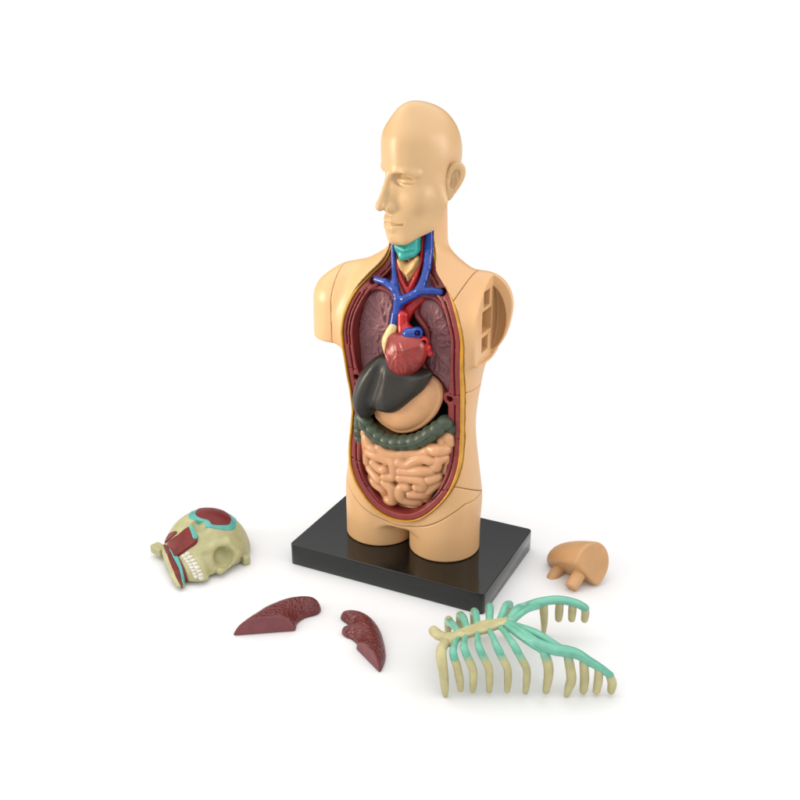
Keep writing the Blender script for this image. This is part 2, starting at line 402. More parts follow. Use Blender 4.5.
# ---------------------------------------------------------------- base
def rbox(w,d,z0,z1,r,seg=6,edge=0.07):
    """slab with rounded vertical corners and a small rolled top edge"""
    def outline(ins):
        pts=[]
        for cx,cy,a0 in ((w/2-r,d/2-r,0),(-w/2+r,d/2-r,90),(-w/2+r,-d/2+r,180),(w/2-r,-d/2+r,270)):
            for i in range(seg+1):
                a=math.radians(a0+90*i/seg); pts.append((cx+(r-ins)*math.cos(a),cy+(r-ins)*math.sin(a)))
        return pts
    lev=[(0.04,z0),(0,z0+0.04)]+[(edge*(1-math.sin(t)),z1-edge+edge*(1-math.cos(t)) ) if False else (edge*(1-math.cos(t)),z1-edge+edge*math.sin(t)) for t in np.linspace(0,math.pi/2,5)]
    V=[];n=None
    for ins,z in lev:
        o=outline(ins); n=len(o); V+=[(x,y,z) for x,y in o]
    F=[]
    for i in range(len(lev)-1):
        for j in range(n): F.append((i*n+j,i*n+(j+1)%n,(i+1)*n+(j+1)%n,(i+1)*n+j))
    F.append(tuple(range(n))[::-1]); F.append(tuple((len(lev)-1)*n+j for j in range(n)))
    return np.array(V),F
base=make('display_base',rbox(14,9.04,0.0,1.51,0.3),M_black,torso,loc=(0,0,0))
base.data.polygons.foreach_set('use_smooth',[True]*(len(base.data.polygons)-2)+[False]*2)
# ---------------------------------------------------------------- organs
M_lung=plastic('lung_plastic',srgb(136,88,92),0.42,0.45,mottle=0.06,mscale=150,bump=0.35,bscale=260)
M_pleura=plastic('pleura_plastic',srgb(134,50,52),0.38,0.5,mottle=0.06,mscale=150)
M_heart=plastic('heart_paint',srgb(142,45,39),0.3,0.5,mottle=0.14,mscale=130,bump=0.2,bscale=350)
M_liver=plastic('liver_plastic',(0.019,0.0155,0.0115,1),0.42,0.5,mottle=0.1,mscale=100,bump=0.05,bscale=300)
M_stom=plastic('stomach_plastic',srgb(208,156,110),0.38,0.45,sss=0.1,mottle=0.05,mscale=60)
M_gut=plastic('intestine_plastic',srgb(206,153,110),0.34,0.5,sss=0.15,mottle=0.04,mscale=80)
M_colon=plastic('colon_plastic',srgb(66,78,62),0.4,0.45,mottle=0.1,mscale=150,bump=0.1,bscale=300)
M_vein=plastic('blue_paint',srgb(22,62,150),0.24,0.5,mottle=0.08,mscale=150)
M_art=plastic('red_paint',srgb(178,24,28),0.26,0.5,mottle=0.08,mscale=150)
M_teal=plastic('teal_paint',srgb(50,165,155),0.28,0.5,mottle=0.08,mscale=180)
M_lary=plastic('larynx_paint',srgb(204,160,98),0.4,0.5,mottle=0.12,mscale=200)
M_cream=plastic('cream_paint',srgb(224,200,140),0.38,0.5,mottle=0.1,mscale=200)

lungL=[(-2.01,18.92),(-1.19,18.73),(-0.85,18.2),(-1.0,17.39),(-1.3,15.98),(-1.5,14.82),(-2.2,14.0),(-3.1,13.2),(-3.54,13.45),(-3.6,14.67),(-3.5,16.29),(-3.25,17.51),(-2.85,18.43)]
lungR=[(0.71,17.65),(0.81,18.42),(1.11,18.74),(1.8,18.74),(2.4,18.26),(2.81,17.37),(3.1,16.45),(3.2,14.73),(3.2,13.25),(2.75,12.8),(2.25,13.4),(1.56,13.9),(1.15,14.62),(1.55,15.61),(1.4,16.74)]
def branches(poly,root,dirs,lvl,step,seed):
    r=np.random.default_rng(seed); out=[]
    def go(p,a,n,w,depth):
        pts=[p]; 
        for i in range(n):
            a2=a+r.normal(0,0.28); q=p+step*A(math.cos(a2),math.sin(a2))
            if poly(np.array([q[0]]),np.array([q[1]]))[0]>-0.14: break
            pts.append(q); p=q; a=a2
            if depth<lvl and r.random()<0.75: go(p,a+r.choice([-1,1])*r.uniform(0.5,0.95),max(2,int(n*0.65)),w*0.72,depth+1)
        if len(pts)>1: out.append((pts,w))
    for a,n in dirs: go(A(*root),math.radians(a),n,0.155,0)
    return out
def lung_field(poly,br,y0):
    def f(P):
        x,y,z=P[:,0],P[:,1],P[:,2]
        d2=poly(x,z)
        d=pillow(d2,y-(y0+0.5),0.5,0.3)
        t=None
        for pts,w in br:
            L=[(p[0],y0,p[1]) for p in pts]
            e=chain(P,L,[w]+[w*0.8]*(len(L)-2)+[w*0.55])
            t=e if t is None else np.minimum(t,e)
        return smin(d,t,0.05)
    return f
PL,PR=Poly2(lungL,h=0.04),Poly2(lungR,h=0.04)
brR=branches(PR,(1.75,16.0),[(100,5),(60,6),(25,6),(-20,6),(-60,7),(-85,8),(140,4)],2,0.26,4)
brL=branches(PL,(-1.3,16.6),[(100,6),(135,7),(165,7),(190,7),(215,8),(240,9)],3,0.24,9)
for poly,br,bd in ((PL,brL,((-3.8,-1.2,12.9),(-0.6,0.2,19.2))),(PR,brR,((0.5,-1.2,12.5),(3.5,0.2,19.0)))):
    f=lung_field(poly,br,-0.95)
    lg=make('lung',grid_mesh(f,*bd,0.05),M_lung,torso)
    g=lambda P: np.hypot(poly(P[:,0],P[:,2])-0.1,(P[:,1]+0.75)*0.6)-0.2
    make('pleura',grid_mesh(g,A(*bd[0])-0.4,A(*bd[1])+0.4,0.06),M_pleura,lg)

heartP=Poly2([(-0.57,16.22),(-0.78,15.54),(-0.64,14.85),(-0.3,14.31),(0.35,14.06),(1.12,14.35),(1.72,15.03),(1.98,15.97),(1.77,16.6),(1.11,16.95),(0.04,16.75)])
cor=[[(0.35,16.3),(0.5,15.7),(0.42,15.2),(0.5,14.6)],[(0.45,15.75),(0.95,15.5),(1.0,15.0),(0.85,14.5)],[(0.5,15.7),(0.15,15.2),(0.1,14.7)],[(0.45,16.0),(1.0,15.95),(1.5,15.7),(1.65,15.2)],
     [(0.6,16.5),(0.9,16.1),(1.4,16.3)],[(-0.4,15.9),(-0.1,15.4),(-0.35,14.9)],[(-0.5,15.5),(-0.15,15.0),(-0.1,14.55)],[(1.0,15.45),(1.35,15.1),(1.3,14.7)],[(0.42,15.3),(0.7,14.95),(0.65,14.4)]]
def heart_y(x,z): 
    q=np.clip((heartP(x,z)+1.25)/1.25,0,1); return -2.3-1.0*np.sqrt(np.maximum(1-q*q,0))
def heart_f(P):
    d=pillow(heartP(P[:,0],P[:,2]),P[:,1]+2.3,1.0,1.25)
    for L in cor:
        L=smooth_poly(L,3,closed=False); y=heart_y(L[:,0],L[:,1])
        d=smin(d,chain(P,[(p[0],yy+0.015,p[1]) for p,yy in zip(L,y)],[0.06]*(len(L)-1)+[0.04]),0.06)
    d=smin(d,cap(P,(-0.2,-2.35,16.3),(0.2,-2.6,15.9),0.4,0.35),0.3)
    return d
heart=make('heart',grid_mesh(heart_f,(-1,-3.5,13.8),(2.3,-1.1,17.3),0.045),M_heart,torso)
make('vena_cava',sweep([(-0.35,-1.85,17.8),(-0.38,-1.9,17.4),(-0.44,-2.0,16.9)],[0.27,0.28,0.27],16),M_vein,heart)
make('auricle',sweep([(-0.4,-2.1,16.98),(-0.55,-2.25,16.5),(-0.72,-2.3,16.0),(-0.72,-2.35,15.4)],[0.28,0.36,0.32,0.16],16),M_cream,heart)
make('aorta_root',grid_mesh(lambda P: smin(cap(P,(0.2,-1.9,16.5),(0.12,-1.75,17.72),0.38,0.36),cap(P,(0.3,-1.9,16.8),(0.5,-1.9,16.9),0.35),0.2),(-0.4,-2.5,16),(1.0,-1.2,18.3),0.045),M_art,heart)
make('pulmonary_artery',grid_mesh(lambda P: smax(smin(cap(P,(0.75,-2.5,16.88),(1.35,-2.4,17.0),0.3,0.36),cap(P,(0.7,-2.3,16.7),(0.9,-2.5,16.9),0.3),0.2),-cap(P,(1.75,-2.95,17.1),(1.4,-2.5,17.02),0.19),0.04),(0.2,-3.0,16.2),(2.0,-1.7,17.6),0.03),M_vein,heart)
make('pulmonary_vein',grid_mesh(lambda P: smax(smin(cap(P,(1.4,-2.3,16.45),(1.78,-2.35,16.5),0.3,0.3),smin(sph(P,(1.92,-2.15,16.05),0.26),sph(P,(2.0,-2.0,15.7),0.24),0.15),0.12),-cap(P,(2.1,-2.95,16.55),(1.8,-2.4,16.5),0.15),0.03),(0.9,-2.9,15.2),(2.5,-1.6,17),0.03),M_art,heart)

# great vessels above
make('vein_trunk',grid_mesh(lambda P: np.minimum.reduce([smin(smin(chain(P,[(-1.2,-0.4,21.7),(-0.96,-0.8,20.37),(-0.73,-1.2,19.72),(-0.5,-1.5,19.26),(-0.24,-1.7,18.7),(-0.28,-1.75,17.95)],[0.15,0.16,0.19,0.23,0.3,0.28],0.05),
      chain(P,[(-1.95,-1.25,19.6),(-1.21,-1.45,19.56),(-0.55,-1.6,19.2)],[0.2,0.22,0.22],0.05),0.2),
      smin(chain(P,[(-0.1,-1.7,18.5),(0.24,-1.75,18.76),(0.81,-1.7,19.1),(1.13,-1.6,19.34),(1.77,-1.5,19.42),(2.3,-1.2,19.33)],[0.25,0.27,0.25,0.25,0.23,0.2],0.08),
      chain(P,[(1.1,-1.6,19.35),(1.23,-1.2,19.95),(1.26,-0.8,20.59),(1.16,-0.4,21.4),(1.05,-0.1,23.2)],[0.27,0.24,0.25,0.27,0.27],0.08),0.18),0.2)]),(-2.3,-2.2,17.5),(2.6,0.4,23.5),0.05),M_vein,torso)
make('carotid_artery',grid_mesh(lambda P: smin(chain(P,[(-1.02,-0.35,21.2),(-0.75,-0.7,20.3),(-0.4,-0.95,19.65),(0.1,-1.1,18.95)],[0.11,0.13,0.15,0.2],0.05),
      chain(P,[(0.65,0.0,23),(0.68,-0.4,20.9),(0.52,-0.85,19.9),(0.16,-1.1,18.95)],[0.13,0.14,0.16,0.2],0.05),0.1),(-1.4,-1.5,18.6),(1,0.3,23),0.045),M_art,torso)
make('aorta_arch',sweep([(0.85,-0.7,18.7),(0.5,-1.0,18.35),(0.2,-1.2,17.9),(0.1,-1.3,17.5)],[0.4,0.4,0.38,0.34],16),M_art,torso)
lp=Poly2([(-0.76,20.89),(-0.5,20.95),(-0.1,20.72),(0.2,20.95),(0.55,21.2),(0.68,20.7),(0.38,20.03),(0.05,19.6),(-0.35,19.94),(-0.72,20.4)],h=0.04)
def lary(P):
    d=pillow(lp(P[:,0],P[:,2]),P[:,1]+0.6,0.38,0.35)
    d=smin(d,chain(P,[(0.6,-0.85,21.05),(0.35,-0.95,20.5),(0.0,-0.98,20.1),(0.05,-0.9,19.7)],0.09,0.05),0.06)
    return smin(d,chain(P,[(-0.65,-0.85,20.8),(-0.3,-0.95,20.3),(-0.05,-0.95,20.15)],0.08,0.05),0.06)
make('larynx',grid_mesh(lary,(-1.1,-1.3,19.3),(1,0,21.5),0.04),M_lary,torso)
make('trachea',sweep([(0,0.2,23),(0,0.0,21.5),(0.02,-0.25,19.8),(0.1,-0.6,18.6)],[0.55,0.55,0.5,0.4],16),M_pleura,torso)
def throat(P):
    d=smin(ell(P,(-0.1,-0.75,21.55),(0.75,0.5,0.55)),box(P,(-0.05,-0.7,21.9),(0.72,0.45,0.5),0.2),0.2)
    d=smin(d,cap(P,(-0.6,-1.1,21.75),(0.0,-1.25,21.6),0.18),0.12)
    d=smax(d,-cap(P,(-0.2,-1.42,21.3),(0.5,-1.2,21.5),0.14),0.12)
    return smin(d,ell(P,(-0.25,-0.9,21.2),(0.35,0.4,0.3)),0.15)
make('thyroid_cartilage',grid_mesh(throat,(-1.2,-1.7,20.6),(1,0,22.7),0.045),M_teal,torso)

liverP=Poly2([(-2.19,14.3),(-1.63,14.85),(-1.0,15.05),(0.03,14.85),(1.05,14.6),(2.06,14.5),(2.13,14.16),(1.57,13.21),(0.89,12.49),(0.03,11.66),(-0.53,11.36),(-1.2,11.37),(-1.7,11.41),(-1.95,10.89),(-2.39,10.67),(-2.82,10.93),(-3.1,11.37),(-3.15,12.2),(-2.9,13.12),(-2.55,13.84)])
def liver(P):
    x,y,z=P[:,0],P[:,1],P[:,2]
    d2=liverP(x,z)
    gx=np.interp(z,[10.5,11.4,12.4,13.6,15],[-1.85,-1.78,-1.62,-1.2,-0.85])      # groove between the lobes
    def lobe(dd,T,R):
        q=np.maximum(dd+R,0)/R; return (np.sqrt(q*q+((y+1.95)/T)**2)-1)*0.8
    tl=np.interp(x,[-3.2,-1.2],[1.2,1.15]); tr=np.interp(x,[-1.5,-0.6,0.8,2.2],[1.1,1.15,0.8,0.45])
    l=lobe(smax(d2,x-gx-0.12,0.5),tl,0.95); r=lobe(smax(d2,gx-x-0.12,0.5),tr,1.0)
    d=smin(l,r,0.16)
    return smin(d,smax(lobe(d2,0.85,0.9),np.zeros_like(d2)-1,0),0.1)
make('liver',grid_mesh(liver,(-3.5,-3.4,10.4),(2.5,-0.8,15.3),0.06),M_liver,torso)
stP=Poly2([(-0.31,13.5),(1.07,13.9),(1.88,13.9),(2.43,13.5),(2.64,12.88),(2.51,12.13),(2.12,11.31),(1.44,10.5),(0.57,9.91),(-0.31,9.67),(-1.03,9.81),(-1.74,10.17),(-2.1,10.66),(-2.09,11.63)])
def stomach(P):
    x,y,z=P[:,0],P[:,1],P[:,2]; d2=stP(x,z)
    d=pillow(d2,y+1.25,0.30,0.22)
    e=pillow(d2+0.2,y+1.2,0.92,1.2)
    return smin(d,e,0.05)
make('stomach',grid_mesh(stomach,(-2.5,-2.4,9.3),(3,-0.6,14.2),0.06),M_stom,torso)

def colon_path():
    ctl=[(-3.05,-0.5,5.2),(-3.3,-0.75,6.6),(-3.35,-0.9,8.2),(-3.2,-1.1,9.5),(-2.85,-1.55,10.35),(-2.3,-1.75,9.85),(-1.45,-1.85,9.35),(-0.75,-1.88,9.22),(0,-1.88,9.28),(1.2,-1.78,9.65),(2.2,-1.5,10.42),(2.8,-1.05,10.9),(3.02,-0.7,10.3),(3.05,-0.7,9.2),(3.05,-0.7,8.2),(2.85,-0.8,7.0),(2.45,-0.9,5.9),(1.8,-0.95,5.1)]
    return smooth_poly(ctl,14,closed=False)
cp=colon_path(); ln=np.concatenate([[0],np.cumsum(np.linalg.norm(np.diff(cp,axis=0),axis=1))])
s_=np.arange(0,ln[-1],0.07); cpp=np.stack([np.interp(s_,ln,cp[:,i]) for i in range(3)],1)
r_=0.43+0.105*np.abs(np.sin(s_*math.pi/0.62))**0.6
colon=make('colon',sweep(cpp,list(r_),20,sm=1),M_colon,torso)
fr=cpp.copy(); fr[:,1]-=0.5; k0,k1=int(0.30*len(fr)),int(0.62*len(fr))
make('colon_band',sweep(fr[k0:k1:3],[(0.1,0.05)]*len(fr[k0:k1:3]),10,sm=2),M_colon,colon)

gutP=Poly2([(-2.65,9.7),(-2.85,8.6),(-2.85,7.6),(-2.6,6.6),(-2.35,5.75),(-1.6,5.2),(-1.2,4.5),(-0.1,4.35),(0.9,4.75),(1.75,5.5),(2.55,6.5),(2.95,7.8),(3.0,9.3),(2.6,9.8),(-0.1,9.1)])
GUT=[[(-2.73,9.5),(-2.82,8.74),(-2.87,8.04),(-2.84,7.44),(-2.57,7.0)],[(-2.46,9.1),(-2.16,8.64),(-1.75,8.5)],[(-2.53,7.27),(-2.48,7.82),(-2.24,8.13),(-1.63,8.11),(-0.94,7.95),(-0.48,7.86),(-0.33,7.44),(-0.41,6.89),(-0.94,6.77)],
 [(-1.85,7.5),(-1.35,7.24),(-1.05,7.25)],[(-2.34,6.85),(-1.87,6.64),(-1.49,6.42)],[(-2.31,6.16),(-1.8,5.88),(-1.34,5.68),(-1.23,5.16)],[(-1.0,6.3),(-0.56,6.01),(-0.49,5.48),(-0.57,5.0),(-1.05,4.87)],[(-0.98,4.4),(-0.49,4.3),(0.13,4.42),(0.6,4.5),(1.05,4.75)],
 [(-1.43,8.64),(-0.86,8.38),(-0.1,8.43),(0.43,8.58),(1.32,8.75),(1.8,9.0)],[(0.03,7.95),(0.55,7.9),(1.07,8.26),(1.66,8.55),(2.1,8.5)],[(0.1,7.4),(0.85,7.5),(1.52,7.7),(2.1,7.8)],[(1.95,9.2),(2.39,9.2),(2.9,9.2)],[(2.6,9.68),(2.95,9.95),(3.1,9.6)],
 [(2.44,8.05),(2.54,8.5),(2.92,8.6),(3.08,8.2),(2.95,7.65)],[(2.05,7.13),(2.49,7.3)],[(2.6,6.9),(2.2,6.56),(1.91,6.26)],[(0.1,6.9),(0.86,7.01),(1.53,7.01),(1.61,6.5),(1.23,6.45)],[(0.56,6.35),(0.14,6.17),(0.1,5.46),(0.6,5.2),(1.09,5.15)],
 [(0.78,5.85),(1.39,5.91),(1.72,5.8),(1.54,5.41)]]
def gut_y(x,z):
    q=np.clip((gutP(x,z)+1.6)/1.6,0,1); return -0.75-1.25*np.sqrt(np.maximum(1-q*q,0))
GC=[]
for L in GUT:
    L=smooth_poly(L,4,closed=False); y=gut_y(L[:,0],L[:,1]); GC.append([(p[0],min(yy,-1.1)-0.05,p[1]) for p,yy in zip(L,y)])
def gut(P):
    d=pillow(gutP(P[:,0],P[:,2]),P[:,1]+0.6,1.17,1.6)
    t=None
    for i,L in enumerate(GC):
        e=chain(P,L,[(0.355 if i not in (1,8,11) else 0.40)*(1+0.07*math.sin(0.55*j+i)) for j in range(len(L))])
        t=e if t is None else smin(t,e,0.05)
    return smin(d,t,0.08)
make('small_intestine',grid_mesh(gut,(-3.4,-2.7,3.9),(3.6,0.5,10.5),0.055),M_gut,torso)
SKPOLY=[[(2.76, 3.01), (3.61, 4.07), (4.26, 3.84), (4.97, 3.32), (5.57, 2.84), (5.96, 2.26), (5.1, 0.88), (4.29, 0.59), (3.58, 0.85), (3.1, 1.28), (3.14, 1.74), (2.8, 2.42)], [(3.22, 2.91), (4.06, 3.84), (4.6, 3.55), (5.22, 3.1), (5.33, 2.24), (5.19, 1.58), (4.66, 0.98), (4.03, 0.96), (3.5, 1.21), (3.46, 1.63), (3.16, 2.17)], [(2.18, 2.04), (2.22, 1.58), (2.16, 0.92), (1.55, 1.09), (0.8, 1.52), (0.83, 2.13), (0.99, 3.02), (1.47, 2.38)], [(1.6, 3.21), (1.64, 2.7), (1.32, 3.03), (1.14, 3.67), (1.4, 3.81)], [(0.99, 3.63), (1.01, 3.12), (0.7, 1.82), (0.44, 0.54), (0.03, -0.56), (-0.12, -0.54), (0.02, 0.35), (0.46, 1.95)], [(1.01, 3.12), (1.07, 2.88), (0.84, 1.2), (0.42, -0.14), (0.11, -0.57), (0.03, -0.56), (0.44, 0.54), (0.7, 1.82)], [(0.89, 2.13), (0.87, 1.15), (0.61, -0.21), (0.48, -0.22), (0.58, 0.34)]]
SKT=[(2.18, 2.04), (2.39, 1.97), (2.27, 1.02), (2.11, 0.94), (1.96, 1.14)]
TEETH=[[(1.16, 1.06, 1.39), (1.15, 0.78, 1.3), (1.14, 0.51, 1.21), (1.13, 0.26, 1.11), (1.11, 0.02, 1.01), (1.09, -0.2, 0.9), (1.08, -0.37, 0.76), (1.06, -0.52, 0.62)], [(1.4, 0.96, 1.53), (1.39, 0.66, 1.4), (1.38, 0.34, 1.29), (1.36, 0.03, 1.18), (1.32, -0.27, 1.07), (1.31, -0.48, 0.9), (1.3, -0.66, 0.73), (1.26, -0.8, 0.55)]]
M_strand=plastic('muscle_strand_paint',srgb(118,30,26),0.4,0.45,mottle=0.1,mscale=200)
def _strands(m):
    nt=m.node_tree; b=nt.nodes['Principled BSDF']; w=nt.nodes.new('ShaderNodeTexWave'); w.inputs['Scale'].default_value=330; w.inputs['Distortion'].default_value=1.2; w.bands_direction='X'
    tc=nt.nodes.new('ShaderNodeTexCoord'); bu=nt.nodes.new('ShaderNodeBump'); bu.inputs['Strength'].default_value=0.5; bu.inputs['Distance'].default_value=0.0006
    nt.links.new(tc.outputs['Object'],w.inputs['Vector']); nt.links.new(w.outputs['Fac'],bu.inputs['Height']); nt.links.new(bu.outputs[0],b.inputs['Normal'])
_strands(M_strand)
# ---------------------------------------------------------------- loose pieces on the table
M_bone=plastic('bone_plastic',srgb(176,172,126),0.42,0.45,sss=0.1,mottle=0.06,mscale=120,bump=0.1,bscale=300)
M_ribbone=plastic('rib_plastic',srgb(190,182,134),0.4,0.45,sss=0.1,mottle=0.07,mscale=120)
M_ribfade=plastic('rib_faded_plastic',srgb(190,182,134),0.4,0.45,sss=0.1,mottle=0.07,mscale=120)
M_cart=plastic('cartilage_paint',srgb(112,182,158),0.24,0.5,sss=0.25,mottle=0.05,mscale=160,bump=0.1,bscale=250)
def _fade(m,z0,z1,col):
    """cartilage paint feathered into the top of the bare rib"""
    nt=m.node_tree; N=nt.nodes; L=nt.links; b=N['Principled BSDF']; tc=N.new('ShaderNodeTexCoord'); sx=N.new('ShaderNodeSeparateXYZ'); L.new(tc.outputs['Object'],sx.inputs[0])
    nz=N.new('ShaderNodeTexNoise'); nz.inputs['Scale'].default_value=260; L.new(tc.outputs['Object'],nz.inputs['Vector'])
    ad=N.new('ShaderNodeMath'); ad.operation='MULTIPLY_ADD'; ad.inputs[1].default_value=0.006; L.new(nz.outputs['Fac'],ad.inputs[0]); L.new(sx.outputs['Z'],ad.inputs[2])
    r=N.new('ShaderNodeMapRange'); r.interpolation_type='SMOOTHSTEP'; r.inputs[1].default_value=z0; r.inputs[2].default_value=z1; L.new(ad.outputs[0],r.inputs[0])
    old=b.inputs['Base Color'].links[0].from_socket; mx=N.new('ShaderNodeMix'); mx.data_type='RGBA'
    L.new(r.outputs[0],mx.inputs[0]); L.new(old,mx.inputs[6]); mx.inputs[7].default_value=tuple(c*TONE for c in col[:3])+(1,); L.new(mx.outputs[2],b.inputs['Base Color'])
_fade(M_ribfade,0.0250,0.0315,srgb(112,182,158))
M_band=plastic('turquoise_paint',srgb(84,164,154),0.35,0.5,mottle=0.06,mscale=200)
M_lobe=plastic('lung_piece_plastic',srgb(104,36,36),0.34,0.5,mottle=0.15,mscale=260,bump=0.7,bscale=520,kind='voronoi')
M_cutf=plastic('lung_cut_plastic',srgb(122,62,66),0.42,0.45,mottle=0.06,mscale=200)
M_tooth=plastic('tooth_paint',srgb(214,210,196),0.35,0.5,mottle=0.05,mscale=300)
M_cap=plastic('shoulder_plastic',srgb(198,152,104),0.4,0.45,sss=0.1,mottle=0.04,mscale=60,bump=0.06,bscale=300)

# --- half skull, lying on its cut side; s along face to crown, t face to nape, h up
SKO=A(-12.0,-10.2,0); SKR=np.array([[.39,-.92,0],[.92,.39,0],[0,0,1.]])
def skull_l(q):
    d=ell(q,(3.65,2.45,0.1),(2.9,3.0,2.95))
    d=smin(d,ell(q,(1.95,1.6,0.1),(1.55,2.5,1.35),rotz(math.radians(-16))),0.6)                      # face and jaw
    d=smin(d,chain(q,[(0.0,-0.35,0.25),(0.25,0.6,0.5),(0.75,2.2,0.75),(1.2,3.4,0.75)],[0.3,0.35,0.4,0.4],0.2),0.3)   # mandible
    d=smin(d,chain(q,[(1.7,3.9,1.0),(2.1,2.6,1.6),(2.3,1.4,1.75),(2.3,0.6,1.45)],[0.22,0.25,0.3,0.33],0.12),0.22)   # cheek arch
    d=smin(d,chain(q,[(2.3,0.6,1.45),(3.0,0.25,1.75),(3.9,0.1,1.75),(4.2,-0.45,1.05)],[0.3,0.27,0.28,0.3],0.15),0.2)  # orbit rim
    d=smin(d,chain(q,[(4.2,-0.45,0.9),(3.4,-0.65,0.6),(2.7,-0.75,0.45)],[0.3,0.22,0.25],0.1),0.25)  # nose bridge
    d=smin(d,chain(q,[(1.85,0.7,1.15),(1.6,-0.2,0.85),(1.5,-0.6,0.4)],[0.3,0.3,0.3],0.1),0.3)  # upper jaw
    d=smax(d,-ell(q,(3.25,-0.55,1.15),(0.62,0.9,0.66)),0.24)              # eye socket
    d=smax(d,-ell(q,(2.75,1.55,2.75),(0.35,0.75,0.3)),0.25)               # hollow behind the orbit
    d=smax(d,-ell(q,(2.1,-0.9,0.55),(0.3,0.45,0.42)),0.08)                 # nose opening
    d=smax(d,0.28-q[:,2],0.06)
    return d
def skull_f(P): return skull_l((P-SKO)@SKR)
def st_patch(poly,th,lo=0.3):
    def f(P):
        q=(P-SKO)@SKR; return smax(np.maximum(skull_l(q)-th,-skull_l(q)-0.1),np.maximum(poly(q[:,0],q[:,1]),lo-q[:,2]),0.04)
    return f
skull=thing('half_skull','pale bone half skull with red muscle patches and white teeth, lying left of the base','skull',(-12.0,-7.6,0))
SB=((-16.6,-11.6,0.0),(-8.6,-2.2,3.2))
make('skull_shell',grid_mesh(skull_f,*SB,0.06),M_bone,skull)
TO,TI,MA,M2,J1,J2,J3=[Poly2(p,h=0.04) for p in SKPOLY]
make('temple_border',grid_mesh(st_patch(TO,0.045),*SB,0.05),M_band,skull)
make('temple_muscle',grid_mesh(st_patch(TI,0.085),*SB,0.05),M_strand,skull)
mm=make('cheek_muscle',grid_mesh(st_patch(MA,0.17),*SB,0.05),M_strand,skull)
make('cheek_muscle',grid_mesh(st_patch(M2,0.08),*SB,0.05),M_strand,skull)
make('tendon',grid_mesh(st_patch(Poly2(SKT,h=0.04,smooth=1),0.20),*SB,0.045),M_band,mm)
make('jaw_band',grid_mesh(st_patch(J1,0.05,0.2),*SB,0.045),M_strand,skull)
make('jaw_band',grid_mesh(st_patch(J2,0.09,0.2),*SB,0.045),M_band,skull)
make('jaw_band',grid_mesh(st_patch(J3,0.07,0.2),*SB,0.045),M_strand,skull)
RNG_T=[0.04,0.09,0.05,0.1,0.06,0.04,0.08,0.05]
toW=lambda q: np.asarray(q)@SKR.T+SKO
for row in TEETH:
    for k_,p in enumerate(row):
        c=toW(A(*p)+A(0,0,-0.02))
        make('tooth',grid_mesh(lambda P: box(P,c,(0.15,0.135+RNG_T[k_]*0.3,0.10),0.05,SKR),c-0.35,c+0.35,0.03),M_tooth,skull)
for a,b,r in (((1.0,3.6,0.62),(0.85,4.7,0.55),0.36),((4.9,-0.2,0.35),(4.85,-0.75,0.32),0.26)):
    a,b=toW(a),toW(b)
    R=np.stack([(b-a)/np.linalg.norm(b-a),np.cross(A(0,0,1),(b-a)/np.linalg.norm(b-a)),A(0,0,1)],1)
    make('peg',grid_mesh(lambda P: box(P,(a+b)/2,(np.linalg.norm(b-a)/2,r,0.3),0.12,R),np.minimum(a,b)-0.6,np.maximum(a,b)+0.6,0.05),M_bone,skull)

# --- two lung pieces
def lobe(poly,H,R,p0,p1,roll):
    n=A(-(p1[1]-p0[1]),p1[0]-p0[0]); n/=np.linalg.norm(n)          # inward normal of the cut
    cut=lambda P: -((P[:,0]-p0[0])*n[0]+(P[:,1]-p0[1])*n[1])+0.12*P[:,2]
    def full(P):
        d2=poly(P[:,0],P[:,1]); return smax(pillow(d2,P[:,2]-0.0,H,R),0.03-P[:,2],0.05)
    return (lambda P: smax(full(P),cut(P),0.06)),(lambda P: np.maximum(full(P)+0.03,np.abs(cut(P)-0.0)-0.03))
LA=Poly2([(-5.95,-13.9),(-5.66,-12.9),(-5.55,-12.0),(-5.38,-11.2),(-5.2,-10.4),(-4.55,-9.15),(-3.7,-8.4),(-2.9,-8.15),(-2.35,-8.4),(-2.25,-9.0),(-2.75,-9.7),(-2.85,-10.4),(-2.6,-11.1),(-2.6,-12.2),(-4.2,-13.4)],h=0.04)
LB=Poly2([(3.6,-13.2),(3.78,-12.6),(3.8,-12.0),(3.45,-10.9),(2.55,-9.5),(1.7,-8.6),(0.8,-8.1),(-0.1,-8.1),(-0.75,-8.5),(-0.65,-8.85),(0.25,-9.25),(0.3,-9.6),(0.0,-9.95),(0.25,-10.3),(0.85,-10.35),(1.5,-10.8),(1.6,-12.0),(2.6,-13.2)],h=0.04)
for poly,H,p0,p1,loc,lab,bd in ((LA,1.1,(-5.44,-12.92),(-2.83,-11.2),(-3.8,-10.6,0),'loose dark red lung piece, long crescent with smooth mauve cut end, nearest the skull',((-6.2,-13.8,0),(-2,-8,1.4))),
                          (LB,0.92,(1.8,-11.15),(3.67,-12.3),(1.8,-10.2,0),'loose dark red lung piece with a deep notch in its side, nearest the rib cage',((-1.1,-13.4,0),(4.3,-7.8,1.3)))):
    f,g=lobe(poly,H,1.0,p0,p1,0)
    t=thing('lung_piece',lab,'lung',loc)
    make('lobe',grid_mesh(f,*bd,0.05),M_lobe,t); make('cut_face',grid_mesh(g,*bd,0.03),M_cutf,t)

